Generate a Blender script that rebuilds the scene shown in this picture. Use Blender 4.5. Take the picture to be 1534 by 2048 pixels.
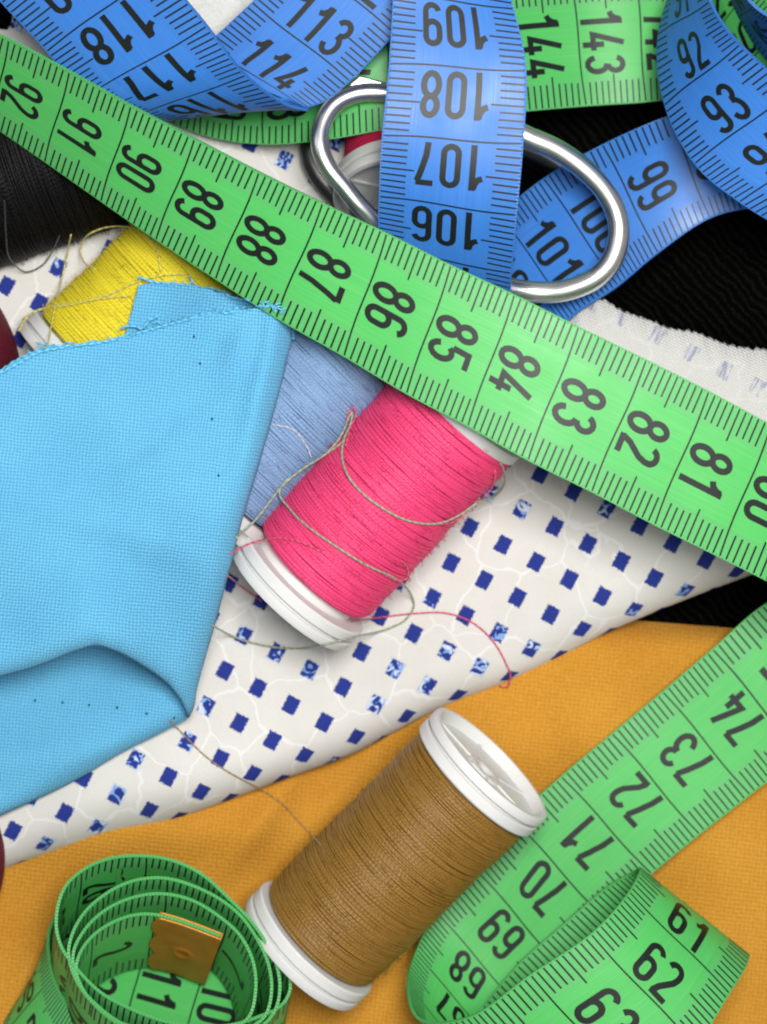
import bpy, math, random
from mathutils import Vector, Matrix, Quaternion
random.seed(7)
for o in list(bpy.data.objects): bpy.data.objects.remove(o)
S = bpy.context.scene
COL = S.collection
S.unit_settings.system = 'METRIC'
S.unit_settings.scale_length = 0.01          # one unit is one centimetre
H, F = 36.0, 4680.0                          # camera height and focal length in photo pixels

# ---------------------------------------------------------------- camera, world, lights
cd = bpy.data.cameras.new('camera'); cam = bpy.data.objects.new('camera', cd); COL.objects.link(cam)
cam.location = (0, 0, H)
cd.sensor_fit = 'HORIZONTAL'; cd.sensor_width = 36; cd.lens = 36*F/1534
cd.clip_start = 1; cd.clip_end = 400
cd.dof.use_dof = True; cd.dof.focus_distance = H-3.3; cd.dof.aperture_fstop = 0.30
S.camera = cam
W = bpy.data.worlds.new('World'); S.world = W; W.use_nodes = True
bg = W.node_tree.nodes['Background']; bg.inputs[0].default_value = (0.93, 0.96, 1.0, 1); bg.inputs[1].default_value = 0.21
def area(name, loc, size, power, color, target=(0, 0, 1)):
    l = bpy.data.lights.new(name, 'AREA'); l.shape = 'SQUARE'; l.size = size; l.energy = power; l.color = color
    o = bpy.data.objects.new(name, l); COL.objects.link(o); o.location = loc
    o.rotation_euler = (Vector(target)-Vector(loc)).to_track_quat('-Z', 'Y').to_euler()
    return o
area('softbox_key', (3.5, 5, 39), 11, 14500, (1.0, 0.985, 0.96))
area('softbox_side', (-24, 16, 28), 14, 600, (0.92, 0.96, 1.0))
area('softbox_front', (12, -26, 28), 12, 900, (1.0, 0.98, 0.95))
S.view_settings.view_transform = 'Standard'; S.view_settings.look = 'None'
S.view_settings.exposure = 0.2; S.view_settings.gamma = 1.0; S.view_settings.use_curve_mapping = False
S.render.engine = 'CYCLES'
S.cycles.pixel_filter_type = 'BLACKMAN_HARRIS'; S.cycles.filter_width = 2.0

# ---------------------------------------------------------------- helpers
def P(px, py, z):
    """point at height z (cm) above the table seen at photo position (px, py)"""
    k = (H-z)/F
    return Vector(((px-767)*k, (1024-py)*k, z))

def mesh(name, verts, faces, mats, parent=None, smooth=True, uvs=None, fmat=None):
    me = bpy.data.meshes.new(name); me.from_pydata([tuple(v) for v in verts], [], faces)
    if not isinstance(mats, (list, tuple)): mats = [mats]
    for m in mats: me.materials.append(m)
    if uvs:
        l = me.uv_layers.new(name='UVMap')
        for p in me.polygons:
            for li in p.loop_indices: l.data[li].uv = uvs[me.loops[li].vertex_index]
    for i, p in enumerate(me.polygons):
        p.use_smooth = smooth
        if fmat: p.material_index = fmat[i]
    me.update()
    o = bpy.data.objects.new(name, me); COL.objects.link(o)
    if parent: o.parent = parent
    return o

def empty(name, label, cat, loc=(0, 0, 0), group=None):
    o = bpy.data.objects.new(name, None); COL.objects.link(o); o.location = loc
    o.empty_display_size = .5
    o['label'] = label; o['category'] = cat
    if group: o['group'] = group
    return o
def tag(o, label, cat, group=None):
    o['label'] = label; o['category'] = cat
    if group: o['group'] = group
    return o

def hermite(xs, ys):
    """smooth interpolation through the knots, any vector type"""
    n = len(xs); m = []
    for i in range(n):
        if i == 0: m.append((ys[1]-ys[0])/(xs[1]-xs[0]))
        elif i == n-1: m.append((ys[-1]-ys[-2])/(xs[-1]-xs[-2]))
        else:
            h0, h1 = xs[i]-xs[i-1], xs[i+1]-xs[i]
            m.append(((ys[i]-ys[i-1])/h0*h1+(ys[i+1]-ys[i])/h1*h0)/(h0+h1))
    def f(x):
        x = min(max(x, xs[0]), xs[-1])
        i = 0
        while i < n-2 and x > xs[i+1]: i += 1
        h = xs[i+1]-xs[i]; t = (x-xs[i])/h
        return (ys[i]*(2*t**3-3*t*t+1)+m[i]*(h*(t**3-2*t*t+t))+ys[i+1]*(-2*t**3+3*t*t)+m[i+1]*(h*(t**3-t*t)))
    return f
def lin(pts):
    def f(x):
        if x <= pts[0][0]: return pts[0][1]
        for (a, b), (c, d) in zip(pts, pts[1:]):
            if x <= c: return b+(d-b)*(x-a)/(c-a)
        return pts[-1][1]
    return f
def resample(pts, n, smooth=True):
    pts = [Vector(p) for p in pts]
    d = [0]
    for a, b in zip(pts, pts[1:]): d.append(d[-1]+(b-a).length)
    f = hermite(d, pts)
    return [f(d[-1]*i/(n-1)) for i in range(n)]
def sstep(a, b, x):
    t = min(max((x-a)/(b-a), 0), 1); return t*t*(3-2*t)

# ---------------------------------------------------------------- node helpers
class NT:
    def __init__(s, name):
        s.m = bpy.data.materials.new(name); s.m.use_nodes = True; s.t = s.m.node_tree
        s.b = s.t.nodes['Principled BSDF']
    def n(s, typ, **kw):
        nd = s.t.nodes.new(typ)
        for k, v in kw.items(): setattr(nd, k, v)
        return nd
    def put(s, sock, v):
        if isinstance(v, bpy.types.NodeSocket): s.t.links.new(v, sock)
        else: sock.default_value = v
    def math(s, op, a, b=0.0, c=0.0, clamp=False):
        nd = s.n('ShaderNodeMath', operation=op); nd.use_clamp = clamp
        s.put(nd.inputs[0], a); s.put(nd.inputs[1], b); s.put(nd.inputs[2], c)
        return nd.outputs[0]
    def mix(s, f, a, b):
        nd = s.n('ShaderNodeMix', data_type='RGBA')
        s.put(nd.inputs[0], f)
        s.put(nd.inputs[6], a if isinstance(a, bpy.types.NodeSocket) else (*a, 1)[:4])
        s.put(nd.inputs[7], b if isinstance(b, bpy.types.NodeSocket) else (*b, 1)[:4])
        return nd.outputs[2]
    def mixf(s, f, a, b):
        nd = s.n('ShaderNodeMix', data_type='FLOAT')
        s.put(nd.inputs[0], f); s.put(nd.inputs[2], a); s.put(nd.inputs[3], b); return nd.outputs[0]
    def uv(s, sx=1, sy=1, rot=0):
        u = s.n('ShaderNodeUVMap'); mp = s.n('ShaderNodeMapping')
        s.t.links.new(u.outputs[0], mp.inputs[0])
        mp.inputs['Scale'].default_value = (sx, sy, 1); mp.inputs['Rotation'].default_value = (0, 0, rot)
        return mp.outputs[0]
    def obj(s, sx=1, sy=1, sz=1):
        u = s.n('ShaderNodeTexCoord'); mp = s.n('ShaderNodeMapping')
        s.t.links.new(u.outputs['Object'], mp.inputs[0]); mp.inputs['Scale'].default_value = (sx, sy, sz)
        return mp.outputs[0]
    def noise(s, vec, scale, detail=3, rough=.5):
        nd = s.n('ShaderNodeTexNoise'); s.put(nd.inputs['Vector'], vec)
        nd.inputs['Scale'].default_value = scale; nd.inputs['Detail'].default_value = detail
        nd.inputs['Roughness'].default_value = rough
        return nd.outputs['Fac']
    def ramp(s, v, a, b, lo=0.0, hi=1.0):
        nd = s.n('ShaderNodeMapRange'); nd.clamp = True
        s.put(nd.inputs[0], v); nd.inputs[1].default_value = a; nd.inputs[2].default_value = b
        nd.inputs[3].default_value = lo; nd.inputs[4].default_value = hi
        return nd.outputs[0]
    def bump(s, h, dist, strength=1.0, normal=None):
        nd = s.n('ShaderNodeBump'); s.put(nd.inputs['Height'], h)
        nd.inputs['Distance'].default_value = dist; nd.inputs['Strength'].default_value = strength
        if normal: s.put(nd.inputs['Normal'], normal)
        return nd.outputs[0]
    def sep(s, v):
        nd = s.n('ShaderNodeSeparateXYZ'); s.put(nd.inputs[0], v); return nd.outputs
    def weave(s, vec, pitch, wob=.25):
        """height of a plain weave and which thread is on top"""
        nz = s.n('ShaderNodeTexNoise'); s.put(nz.inputs['Vector'], vec); nz.inputs['Scale'].default_value = 2.5
        x, y, _ = s.sep(vec); nx, ny, _z = s.sep(nz.outputs['Color'])
        U = s.math('ADD', s.math('DIVIDE', x, pitch), s.math('MULTIPLY', nx, wob*6))
        V = s.math('ADD', s.math('DIVIDE', y, pitch), s.math('MULTIPLY', ny, wob*6))
        su = s.math('ABSOLUTE', s.math('SINE', s.math('MULTIPLY', U, math.pi)))
        sv = s.math('ABSOLUTE', s.math('SINE', s.math('MULTIPLY', V, math.pi)))
        c = s.math('MODULO', s.math('ADD', s.math('FLOOR', U), s.math('FLOOR', V)), 2.0)
        c = s.math('ABSOLUTE', c)
        over = s.math('MULTIPLY', su, s.math('ADD', s.math('MULTIPLY', sv, .5), .5))
        under = s.math('MULTIPLY', sv, s.math('ADD', s.math('MULTIPLY', su, .5), .5))
        hole = s.ramp(s.math('MAXIMUM', su, sv), .12, .62)
        return s.math('MULTIPLY', s.mixf(c, over, under), s.mixf(hole, .25, 1.0)), c
    def set(s, **kw):
        for k, v in kw.items():
            k = k.replace('_', ' ')
            if isinstance(v, tuple) and len(v) == 3 and s.b.inputs[k].type == 'RGBA': v = (*v, 1)
            s.put(s.b.inputs[k], v)
        return s.m

# ---------------------------------------------------------------- materials
def mat_cloth(name, col, col2, pitch, bump=.012, rot=0, depth=.45, sheen=.15):
    t = NT(name); v = t.uv(1, 1, rot)
    h, c = t.weave(v, pitch)
    big = t.noise(v, .9, 3); fine = t.noise(v, 30, 3, .7); mid = t.noise(v, 5, 4, .6)
    base = t.mix(t.ramp(big, .3, .7), col, col2)
    base = t.mix(t.ramp(h, .02, .6, depth, 0), base, tuple(x*.42 for x in col))
    base = t.mix(t.ramp(fine, .42, .8, 0, .3), base, tuple(min(1, x*1.35+.03) for x in col))
    base = t.mix(t.ramp(mid, .55, .8, 0, .2), base, tuple(x*.75 for x in col))
    nrm = t.bump(t.math('ADD', h, t.math('MULTIPLY', fine, .5)), bump, .9)
    return t.set(Base_Color=base, Roughness=.9, Sheen_Weight=sheen, Sheen_Roughness=.5, Normal=nrm, Specular_IOR_Level=.2)

M = {}
M['blue_cloth'] = mat_cloth('blue_cotton', (.13, .475, .77), (.15, .52, .80), .05, .012, .10, .75, .1)
M['blue_fray'] = NT('blue_yarn').set(Base_Color=(.12, .52, .78), Roughness=.8)

t = NT('orange_wool'); v = t.uv(1, 1, .12)
h, c = t.weave(v, .064, .10)
fine = t.noise(v, 26, 4, .75); big = t.noise(v, .6, 3); mid = t.noise(v, 6, 4, .6)
fib = t.noise(t.uv(14, 3.5, .5), 1.6, 4, .7)
base = t.mix(t.ramp(big, .3, .7), (.57, .245, .022), (.66, .31, .036))
base = t.mix(t.ramp(h, .03, .6, .36, 0), base, (.33, .11, .005))
base = t.mix(t.ramp(fine, .45, .85, 0, .7), base, (.85, .46, .10))
base = t.mix(t.ramp(mid, .5, .8, 0, .2), base, (.45, .16, .01))
base = t.mix(t.ramp(fib, .55, .8, 0, .4), base, (.9, .5, .11))
nrm = t.bump(t.math('ADD', h, t.math('MULTIPLY', fine, 1.2)), .011, .9)
M['orange'] = t.set(Base_Color=base, Roughness=.95, Sheen_Weight=.15, Sheen_Tint=(1, .7, .3), Normal=nrm, Specular_IOR_Level=.1)

t = NT('black_velvet'); v = t.uv(1, 1, -.75)
x, y, z = t.sep(v)
rib = t.math('ABSOLUTE', t.math('SINE', t.math('ADD', t.math('MULTIPLY', x, 26.0), t.math('MULTIPLY', t.noise(v, 2.2, 3), 7.0))))
fine = t.noise(v, 25, 3, .7)
base = t.mix(t.ramp(t.math('MULTIPLY', rib, fine), .35, .8), (.001, .001, .001), (.013, .012, .010))
base = t.mix(t.math('MULTIPLY', t.ramp(t.noise(t.uv(9, 60, .6), 1.2, 3, .6), .70, .78), t.ramp(t.noise(v, 1.3, 2), .5, .6)), base, (.05, .05, .048))
M['black'] = t.set(Base_Color=base, Roughness=1.0, Normal=t.bump(t.math('ADD', rib, fine), .03), Specular_IOR_Level=.03)

def mat_dots(name, reverse=False):
    t = NT(name); v = t.uv()                       # uv is in lattice cells: u along a row of squares, v from row to row
    x, y, _ = t.sep(v)
    wv = t.n('ShaderNodeVectorMath', operation='MULTIPLY'); t.put(wv.inputs[0], v); wv.inputs[1].default_value = (.55, .59, 1)
    cm = wv.outputs[0]
    h, c = t.weave(cm, .038, .15)
    jag = t.noise(cm, 34, 2, .6); fine = t.noise(cm, 40, 3, .7)
    cx, cy = t.math('ROUND', x), t.math('ROUND', y)
    jx = t.math('MULTIPLY', t.math('SUBTRACT', jag, .5), .13)
    fx = t.math('ABSOLUTE', t.math('ADD', t.math('SUBTRACT', x, cx), jx))
    fy = t.math('ABSOLUTE', t.math('ADD', t.math('SUBTRACT', y, cy), jx))
    ins = t.math('MULTIPLY', t.ramp(fx, .175, .195, 1, 0), t.ramp(fy, .205, .225, 1, 0))
    cb = t.n('ShaderNodeCombineXYZ'); t.put(cb.inputs[0], cx); t.put(cb.inputs[1], cy)
    wn = t.n('ShaderNodeTexWhiteNoise', noise_dimensions='2D'); t.put(wn.inputs['Vector'], cb.outputs[0])
    wr, wg, wb = t.sep(wn.outputs['Color'])
    ofs = t.n('ShaderNodeVectorMath', operation='ADD'); t.put(ofs.inputs[0], v); t.put(ofs.inputs[1], wn.outputs['Color'])
    br = t.n('ShaderNodeTexNoise'); t.put(br.inputs['Vector'], ofs.outputs[0]); br.inputs['Scale'].default_value = 4.2; br.inputs['Detail'].default_value = 1
    br.inputs['Distortion'].default_value = 1.2
    brk = t.math('MULTIPLY', t.ramp(br.outputs['Fac'], .53, .56), t.ramp(wr, .38, .40, 1, 0))
    wht = t.math('MULTIPLY', t.ramp(br.outputs['Fac'], .61, .65), t.ramp(wr, .30, .32, 1, 0))
    halo = t.math('MULTIPLY', t.math('MULTIPLY', t.ramp(fx, .22, .25, 1, 0), t.ramp(fy, .25, .28, 1, 0)), t.math('MULTIPLY', brk, .28))
    # fine white printed veins
    wp = t.n('ShaderNodeTexNoise'); t.put(wp.inputs['Vector'], cm); wp.inputs['Scale'].default_value = 1.6
    wa = t.n('ShaderNodeVectorMath', operation='MULTIPLY_ADD'); t.put(wa.inputs[0], wp.outputs['Color']); wa.inputs[1].default_value = (.5, .5, .5); t.put(wa.inputs[2], cm)
    vo = t.n('ShaderNodeTexVoronoi', feature='DISTANCE_TO_EDGE'); t.put(vo.inputs['Vector'], wa.outputs[0]); vo.inputs['Scale'].default_value = 1.05
    vein = t.ramp(vo.outputs['Distance'], .010, .024, 1, 0)
    ground = t.mix(t.ramp(t.noise(cm, 1.2, 3), .3, .7), (.735, .715, .67), (.785, .765, .725))
    ground = t.mix(t.ramp(h, .05, .6, .30, 0), ground, (.52, .50, .46))
    ground = t.mix(t.math('MULTIPLY', vein, .6), ground, (.88, .88, .89))
    if reverse:
        gh = t.math('MULTIPLY', ins, t.ramp(t.noise(t.uv(9, 2, .2), 1.0, 2), .42, .62, 0, .6))
        base = t.mix(gh, t.mix(.5, ground, (.74, .735, .72)), (.13, .17, .42))
    else:
        blue = t.mix(t.ramp(h, .05, .55, .8, 0), (.030, .052, .31), (.010, .016, .12))
        blue = t.mix(brk, blue, (.25, .42, .78)); blue = t.mix(wht, blue, (.7, .75, .85))
        base = t.mix(halo, ground, (.33, .47, .78))
        base = t.mix(ins, base, blue)
    nrm = t.bump(t.math('ADD', h, t.math('MULTIPLY', fine, .5)), .009 if not reverse else .02, .8)
    return t.set(Base_Color=base, Roughness=.92, Normal=nrm, Specular_IOR_Level=.15)
M['dots'] = mat_dots('dotted_cotton'); M['dots_back'] = mat_dots('dotted_cotton_reverse', True)

def mat_thread(name, col, dark, pitch=.036, spec=.22, rough=.7, fuzz=.5, sheen=.25):
    """wound thread: uv = (angle in cm, distance along the spool in cm); fine strands crossing at two slight angles, with loose fuzz"""
    t = NT(name)
    a1 = t.noise(t.uv(2.2, 34, .10), 1.0, 4, .8)
    a2 = t.noise(t.uv(2.2, 30, -.17), 1.0, 4, .8)
    sel = t.ramp(t.noise(t.uv(.5, 1.6, .1), 1.6, 2), .44, .58)
    h = t.mixf(sel, a1, a2)
    x, y, _ = t.sep(t.uv(1, 1, .08))
    yy = t.math('ADD', y, t.math('MULTIPLY', t.noise(t.uv(.5, 1.5), 1.2, 2), .2))
    ln = t.math('ABSOLUTE', t.math('SINE', t.math('MULTIPLY', yy, math.pi/pitch)))
    wide = t.noise(t.uv(.35, 5, .1), 1.0, 3, .6)
    fz = t.noise(t.uv(18, 24, -.3), 1.8, 4, .85)
    cloud = t.noise(t.uv(1, 1.3), 1.6, 3)
    base = t.mix(t.ramp(h, .34, .60, .75, 0), col, dark)
    base = t.mix(t.ramp(ln, 0, .6, .45, 0), base, dark)
    base = t.mix(t.ramp(wide, .5, .75, 0, .14), base, dark)
    base = t.mix(t.ramp(cloud, .45, .75, 0, .22), base, dark)
    base = t.mix(t.ramp(fz, .50, .78, 0, fuzz), base, tuple(min(1, q*1.35+.03) for q in col))
    nrm = t.bump(t.math('ADD', t.math('MULTIPLY', h, 1.2), t.math('ADD', t.math('MULTIPLY', fz, .8), t.math('MULTIPLY', ln, .25))), .009, .8)
    return t.set(Base_Color=base, Roughness=rough, Specular_IOR_Level=spec, Normal=nrm, Sheen_Weight=0.0 if 'black' in name else sheen, Sheen_Roughness=.4, Sheen_Tint=col)
M['pink'] = mat_thread('pink_thread', (.78, .052, .175), (.46, .016, .08))
M['sky'] = mat_thread('pale_blue_thread', (.22, .37, .62), (.10, .18, .40), fuzz=.4)
M['yellow'] = mat_thread('yellow_thread', (.78, .66, .03), (.55, .42, .005), fuzz=.45)
M['brown'] = mat_thread('bronze_thread', (.36, .195, .022), (.13, .062, .004), .036, .35, .5, .35)
M['red'] = mat_thread('crimson_thread', (.50, .012, .07), (.22, .005, .03))
M['burgundy'] = mat_thread('burgundy_thread', (.16, .012, .028), (.06, .004, .01), fuzz=.3)
M['blackth'] = mat_thread('black_thread', (.004, .004, .0045), (.001, .001, .001), .03, .18, .6, .08)

def mat_strand(name, col, col2):
    t = NT(name); v = t.uv(1, 1)
    x, y, _ = t.sep(v)
    s = t.math('SINE', t.math('ADD', t.math('MULTIPLY', x, 60.0), t.math('MULTIPLY', y, 6.28)))
    base = t.mix(t.ramp(s, -.6, .6), col2, col)
    return t.set(Base_Color=base, Roughness=.6, Normal=t.bump(s, .002, .5), Sheen_Weight=.2)
def mat_wound(name, col, dark, spec=.25, rough=.6, sheen=.2):
    t = NT(name); v = t.uv(1, 1); x, y, _ = t.sep(v)
    tw = t.math('SINE', t.math('ADD', t.math('MULTIPLY', x, 95.0), t.math('MULTIPLY', y, 6.2832)))
    n1 = t.noise(t.uv(1.2, .5), 2.0, 4, .7); n2 = t.noise(t.uv(22, 4), 1.5, 3, .8)
    base = t.mix(t.ramp(tw, -.8, .5, .3, 0), col, dark)
    base = t.mix(t.ramp(n1, .42, .7, 0, .35), base, dark)
    base = t.mix(t.ramp(n2, .5, .75, 0, .45), base, tuple(min(1, q*1.4+.02) for q in col))
    return t.set(Base_Color=base, Roughness=rough, Specular_IOR_Level=spec, Sheen_Weight=sheen, Sheen_Tint=col, Normal=t.bump(t.math('ADD', tw, n2), .003, .6))
WOUND = {M['pink']: mat_wound('pink_wound', (.84, .065, .20), (.56, .025, .11), .35, .48, .35), M['sky']: mat_wound('pale_blue_wound', (.25, .39, .60), (.13, .21, .40), .3, .5, .35),
         M['yellow']: mat_wound('yellow_wound', (.80, .68, .04), (.60, .48, .012), .25, .6, .3), M['brown']: mat_wound('bronze_wound', (.29, .15, .022), (.13, .062, .006), .5, .42, .3),
         M['blackth']: mat_wound('black_wound', (.003, .003, .0035), (.001, .001, .001), .16, .5, 0.0)}
M['s_green'] = mat_strand('grey_green_strand', (.36, .41, .28), (.25, .29, .19))
M['s_pink'] = mat_strand('pink_strand', (.78, .09, .20), (.5, .03, .09))
M['s_tan'] = mat_strand('tan_strand', (.42, .26, .10), (.25, .14, .04))
M['s_yellow'] = mat_strand('yellow_strand', (.72, .66, .16), (.5, .43, .06))
M['s_black'] = mat_strand('black_strand', (.02, .02, .02), (.006, .006, .006))
M['s_blue'] = mat_strand('blue_strand', (.16, .60, .88), (.08, .40, .66))
M['s_white'] = mat_strand('white_strand', (.75, .74, .72), (.55, .54, .52))

def mat_plastic(name, col, rough=.4, sss=.25):
    t = NT(name); v = t.obj()
    n1 = t.noise(v, 1.5, 4); n2 = t.noise(v, 30, 3)
    base = t.mix(t.ramp(n1, .35, .75, 0, .35), col, tuple(q*.86 for q in col))
    return t.set(Base_Color=base, Roughness=t.ramp(n2, .3, .7, rough-.06, rough+.1), Subsurface_Weight=sss, Subsurface_Scale=.15,
                 Subsurface_Radius=(1, .9, .8), Normal=t.bump(n2, .004, .4))
M['white'] = mat_plastic('white_plastic', (.72, .72, .70))
M['grey'] = mat_plastic('grey_plastic', (.50, .50, .48), .35)

def mat_tape(name, col, edge, light):
    t = NT(name); v = t.uv()
    x, y, _ = t.sep(v)                             # x in cm along the tape, y in cm across it
    st = t.noise(t.uv(.55, 34), 1.0, 3, .6); st2 = t.noise(t.uv(.25, 9), 1.0, 2)
    blot = t.noise(v, 1.4, 3)
    band = t.math('MAXIMUM', t.ramp(y, .40, .46, 1, 0), t.ramp(y, 1.54, 1.60, 0, 1))
    base = t.mix(t.ramp(st, .5, .8, 0, .5), col, light)
    base = t.mix(t.ramp(st2, .5, .75, 0, .35), base, tuple(q*.86 for q in col))
    base = t.mix(t.math('MULTIPLY', band, .5), base, edge)
    rib = t.math('ABSOLUTE', t.math('SINE', t.math('MULTIPLY', x, math.pi*20)))
    ribh = t.math('MULTIPLY', t.math('MULTIPLY', rib, band), .12)
    hem = t.math('MAXIMUM', t.ramp(y, .0, .05, 1, 0), t.ramp(y, 1.95, 2.0, 0, 1))
    stitch = t.math('SINE', t.math('MULTIPLY', x, math.pi*40))
    base = t.mix(t.math('MULTIPLY', hem, t.ramp(stitch, -.3, .3, .1, .5)), base, tuple(q*.55 for q in col))
    hh = t.math('ADD', t.math('ADD', t.math('MULTIPLY', st, .6), ribh), t.math('MULTIPLY', hem, stitch))
    nrm = t.bump(hh, .006, .6)
    scuf = t.ramp(t.noise(t.uv(9, 1.1, .6), 2.2, 5, .75), .62, .72, 0, .16)
    base = t.mix(scuf, base, (.45, .52, .42))
    t.set(Base_Color=base, Roughness=t.ramp(blot, .3, .7, .34, .5), Normal=nrm, Specular_IOR_Level=.5,
          Subsurface_Weight=.0)
    # thin coated cloth lets some light through
    tr = t.n('ShaderNodeBsdfTranslucent'); t.put(tr.inputs[0], t.mix(.5, base, tuple(q for q in light)))
    ms = t.n('ShaderNodeMixShader'); ms.inputs[0].default_value = .22
    out = t.t.nodes['Material Output']
    t.t.links.new(t.b.outputs[0], ms.inputs[1]); t.t.links.new(tr.outputs[0], ms.inputs[2]); t.t.links.new(ms.outputs[0], out.inputs[0])
    return t.m
M['tape_green'] = mat_tape('green_tape', (.11, .62, .145), (.15, .54, .19), (.21, .77, .21))
M['tape_blue'] = mat_tape('blue_tape', (.05, .25, .76), (.06, .235, .66), (.12, .36, .90))
t = NT('tape_ink'); v = t.obj(40, 40, 40)
nz = t.noise(v, 1.2, 3, .7)
M['ink'] = t.set(Base_Color=t.mix(t.ramp(nz, .45, .8, 0, .6), (.006, .009, .008), (.022, .024, .020)), Roughness=.42, Specular_IOR_Level=.38)

t = NT('brass'); nz = t.noise(t.obj(), 3, 4)
M['brass'] = t.set(Base_Color=t.mix(t.ramp(nz, .35, .7), (.50, .20, .02), (.56, .27, .04)), Metallic=.45, Roughness=t.ramp(nz, .3, .7, .4, .5), Normal=t.bump(nz, .003, .3))
t = NT('chrome'); a = t.noise(t.uv(1.6, 34), 1.0, 4, .7); b = t.noise(t.uv(3, 3), 1.0, 3)
M['chrome'] = t.set(Base_Color=t.mix(t.ramp(b, .3, .8), (.96, .94, .91), (.80, .79, .77)), Metallic=1.0, Roughness=t.ramp(a, .3, .75, .22, .40), Normal=t.bump(a, .0018, .7))
M['shaded_metal'] = NT('shaded_metal').set(Base_Color=(.10, .10, .10), Metallic=.9, Roughness=.35)  # lower scissors loop in shadow: the shade is put into the metal colour

# ---------------------------------------------------------------- setting: black cloth under everything
def blob(px, py, cx, cy, rx, ry):
    return math.exp(-((px-cx)/rx)**2-((py-cy)/ry)**2)
def hsurf(name, x0, x1, y0, y1, nx, ny, zf, mat, parent=None, skirt=None):
    vs, uv, fs = [], [], []
    for j in range(ny+1):
        for i in range(nx+1):
            u, w = i/nx, j/ny
            xx0 = x0(w) if callable(x0) else x0; xx1 = x1(w) if callable(x1) else x1
            px = xx0+(xx1-xx0)*u
            a = y0(px) if callable(y0) else y0; b = y1(px) if callable(y1) else y1
            py = a+(b-a)*w
            vs.append(P(px, py, zf(px, py))); uv.append((px/133., -py/133.))
    for j in range(ny):
        for i in range(nx):
            k = j*(nx+1)+i; fs.append((k, k+nx+1, k+nx+2, k+1))
    return mesh(name, vs, fs, mat, parent, uvs=uv)
def z_black(px, py):
    return -.9+1.45*blob(px, py, 1520, 600, 260, 170)+.05*math.sin(px/90)*math.sin(py/70)
o = hsurf('black_cloth', -1600, 3200, -1600, 3700, 150, 150, z_black, M['black']); o['kind'] = 'structure'

# ---------------------------------------------------------------- orange cloth
otop = lin([(-300, 1500), (0, 1400), (600, 1300), (1000, 1240), (1180, 1236), (1230, 1238), (1350, 1247), (1534, 1262), (1800, 1280)])
def z_orange(px, py):
    z = .05+.16*math.sin((px+py*.8)/190)+.10*math.sin((px*.6-py)/130+1)+.03*math.sin((px*1.2+py*.4)/47)+.16*math.exp(-(((px+.9*py)-1990+30*math.sin(px/90))/45)**2)*blob(px, py, 500, 1620, 400, 160)-.10*math.exp(-(((px-.7*py)-60)/60)**2)*blob(px, py, 1150, 1500, 300, 400)
    z += .35*blob(px, py, 1050, 1480, 260, 110)+.30*blob(px, py, 300, 1660, 420, 70)
    z += .25*blob(px, py, 1250, 1320, 260, 70)
    d = (py-otop(px))/133.
    if d < .35: z -= .30*(1-d/.35)**2
    z -= .25*sstep(1440, 1620, px)*sstep(1850, 2080, py)
    return z
oc = hsurf('orange_cloth', -420, 1950, otop, 2420, 220, 130, z_orange, M['orange'])
tag(oc, 'mustard orange woollen cloth under the brown spool, lowest in the pile', 'cloth')

# ---------------------------------------------------------------- white cotton with navy squares
fbot = hermite([-260, -100, 0, 100, 200, 300, 400, 500, 600, 700, 800, 900, 1000, 1100, 1200, 1300, 1400, 1480, 1530],
               [1830., 1775., 1740., 1707., 1680., 1655., 1622., 1584., 1547., 1510., 1458., 1408., 1369., 1324., 1272., 1228., 1188., 1158., 1140.])
ftop = lin([(-260, 40), (20, 60), (40, -60), (700, -80), (740, 300), (770, 560), (800, 630), (1100, 785), (1500, 985), (1531, 1120)])
A1 = Vector((66, 35)); B1v = Vector((-37, 71))
RR = .62
def z_fabric(px, py):
    z = .78+.05*math.sin(px/160+py/230)+.04*math.sin(py/90-px/200)
    z += .30*blob(px, py, 1300, 1080, 260, 130)+.22*blob(px, py, 300, 1560, 500, 130)
    z += .12*math.sin((px*.45+py)/75.)*blob(px, py, 1000, 1300, 260, 110)
    return z
def fabric():
    vs, uv, fs = [], [], []
    NX, NY = 260, 210
    for j in range(NY+1):
        w = j/NY; w = 1-(1-w)**1.6
        for i in range(NX+1):
            px = -260+(1530+260)*i/NX
            a, b = ftop(px), fbot(px)
            py = a+(b-a)*w
            sl = (fbot(px+4)-fbot(px-4))/8; nn = Vector((-sl, 1)).normalized()
            d = max(0, (b-py)*nn.y/134.)
            z = z_fabric(px, py); q = Vector((px, py))
            if d < RR:
                th = math.acos(1-d/RR); z -= RR*(1-math.sin(th)); ext = RR*(math.pi/2-th)-(RR-d)
                q = q+nn*ext*134
            r = q-Vector((1081, 948))
            uv.append((r.dot(A1)/A1.length_squared, r.dot(B1v)/B1v.length_squared))
            vs.append(P(px, py, z))
    for j in range(NY):
        for i in range(NX):
            k = j*(NX+1)+i; fs.append((k, k+NX+1, k+NX+2, k+1))
    # the hem turns under the edge
    base = NY*(NX+1)
    for s in (1, 2):
        for i in range(NX+1):
            v = vs[base+i]; u = uv[base+i]
            vs.append(Vector((v.x, v.y+(.02, .25)[s-1], v.z-(.22, .45)[s-1]))); uv.append((u[0], u[1]+.4*s))
    for s in (0, 1):
        for i in range(NX):
            k = base+i if s == 0 else (NY+1)*(NX+1)+i
            k2 = (NY+1+s)*(NX+1)+i
            fs.append((k, k2, k2+1, k+1))
    return vs, fs, uv
fab = empty('dotted_fabric', 'white cotton fabric printed with navy squares, spread across the middle of the pile', 'fabric')
vs, fs, uv = fabric()
mesh('front_side', vs, fs, M['dots'], fab, uvs=uv)
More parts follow.
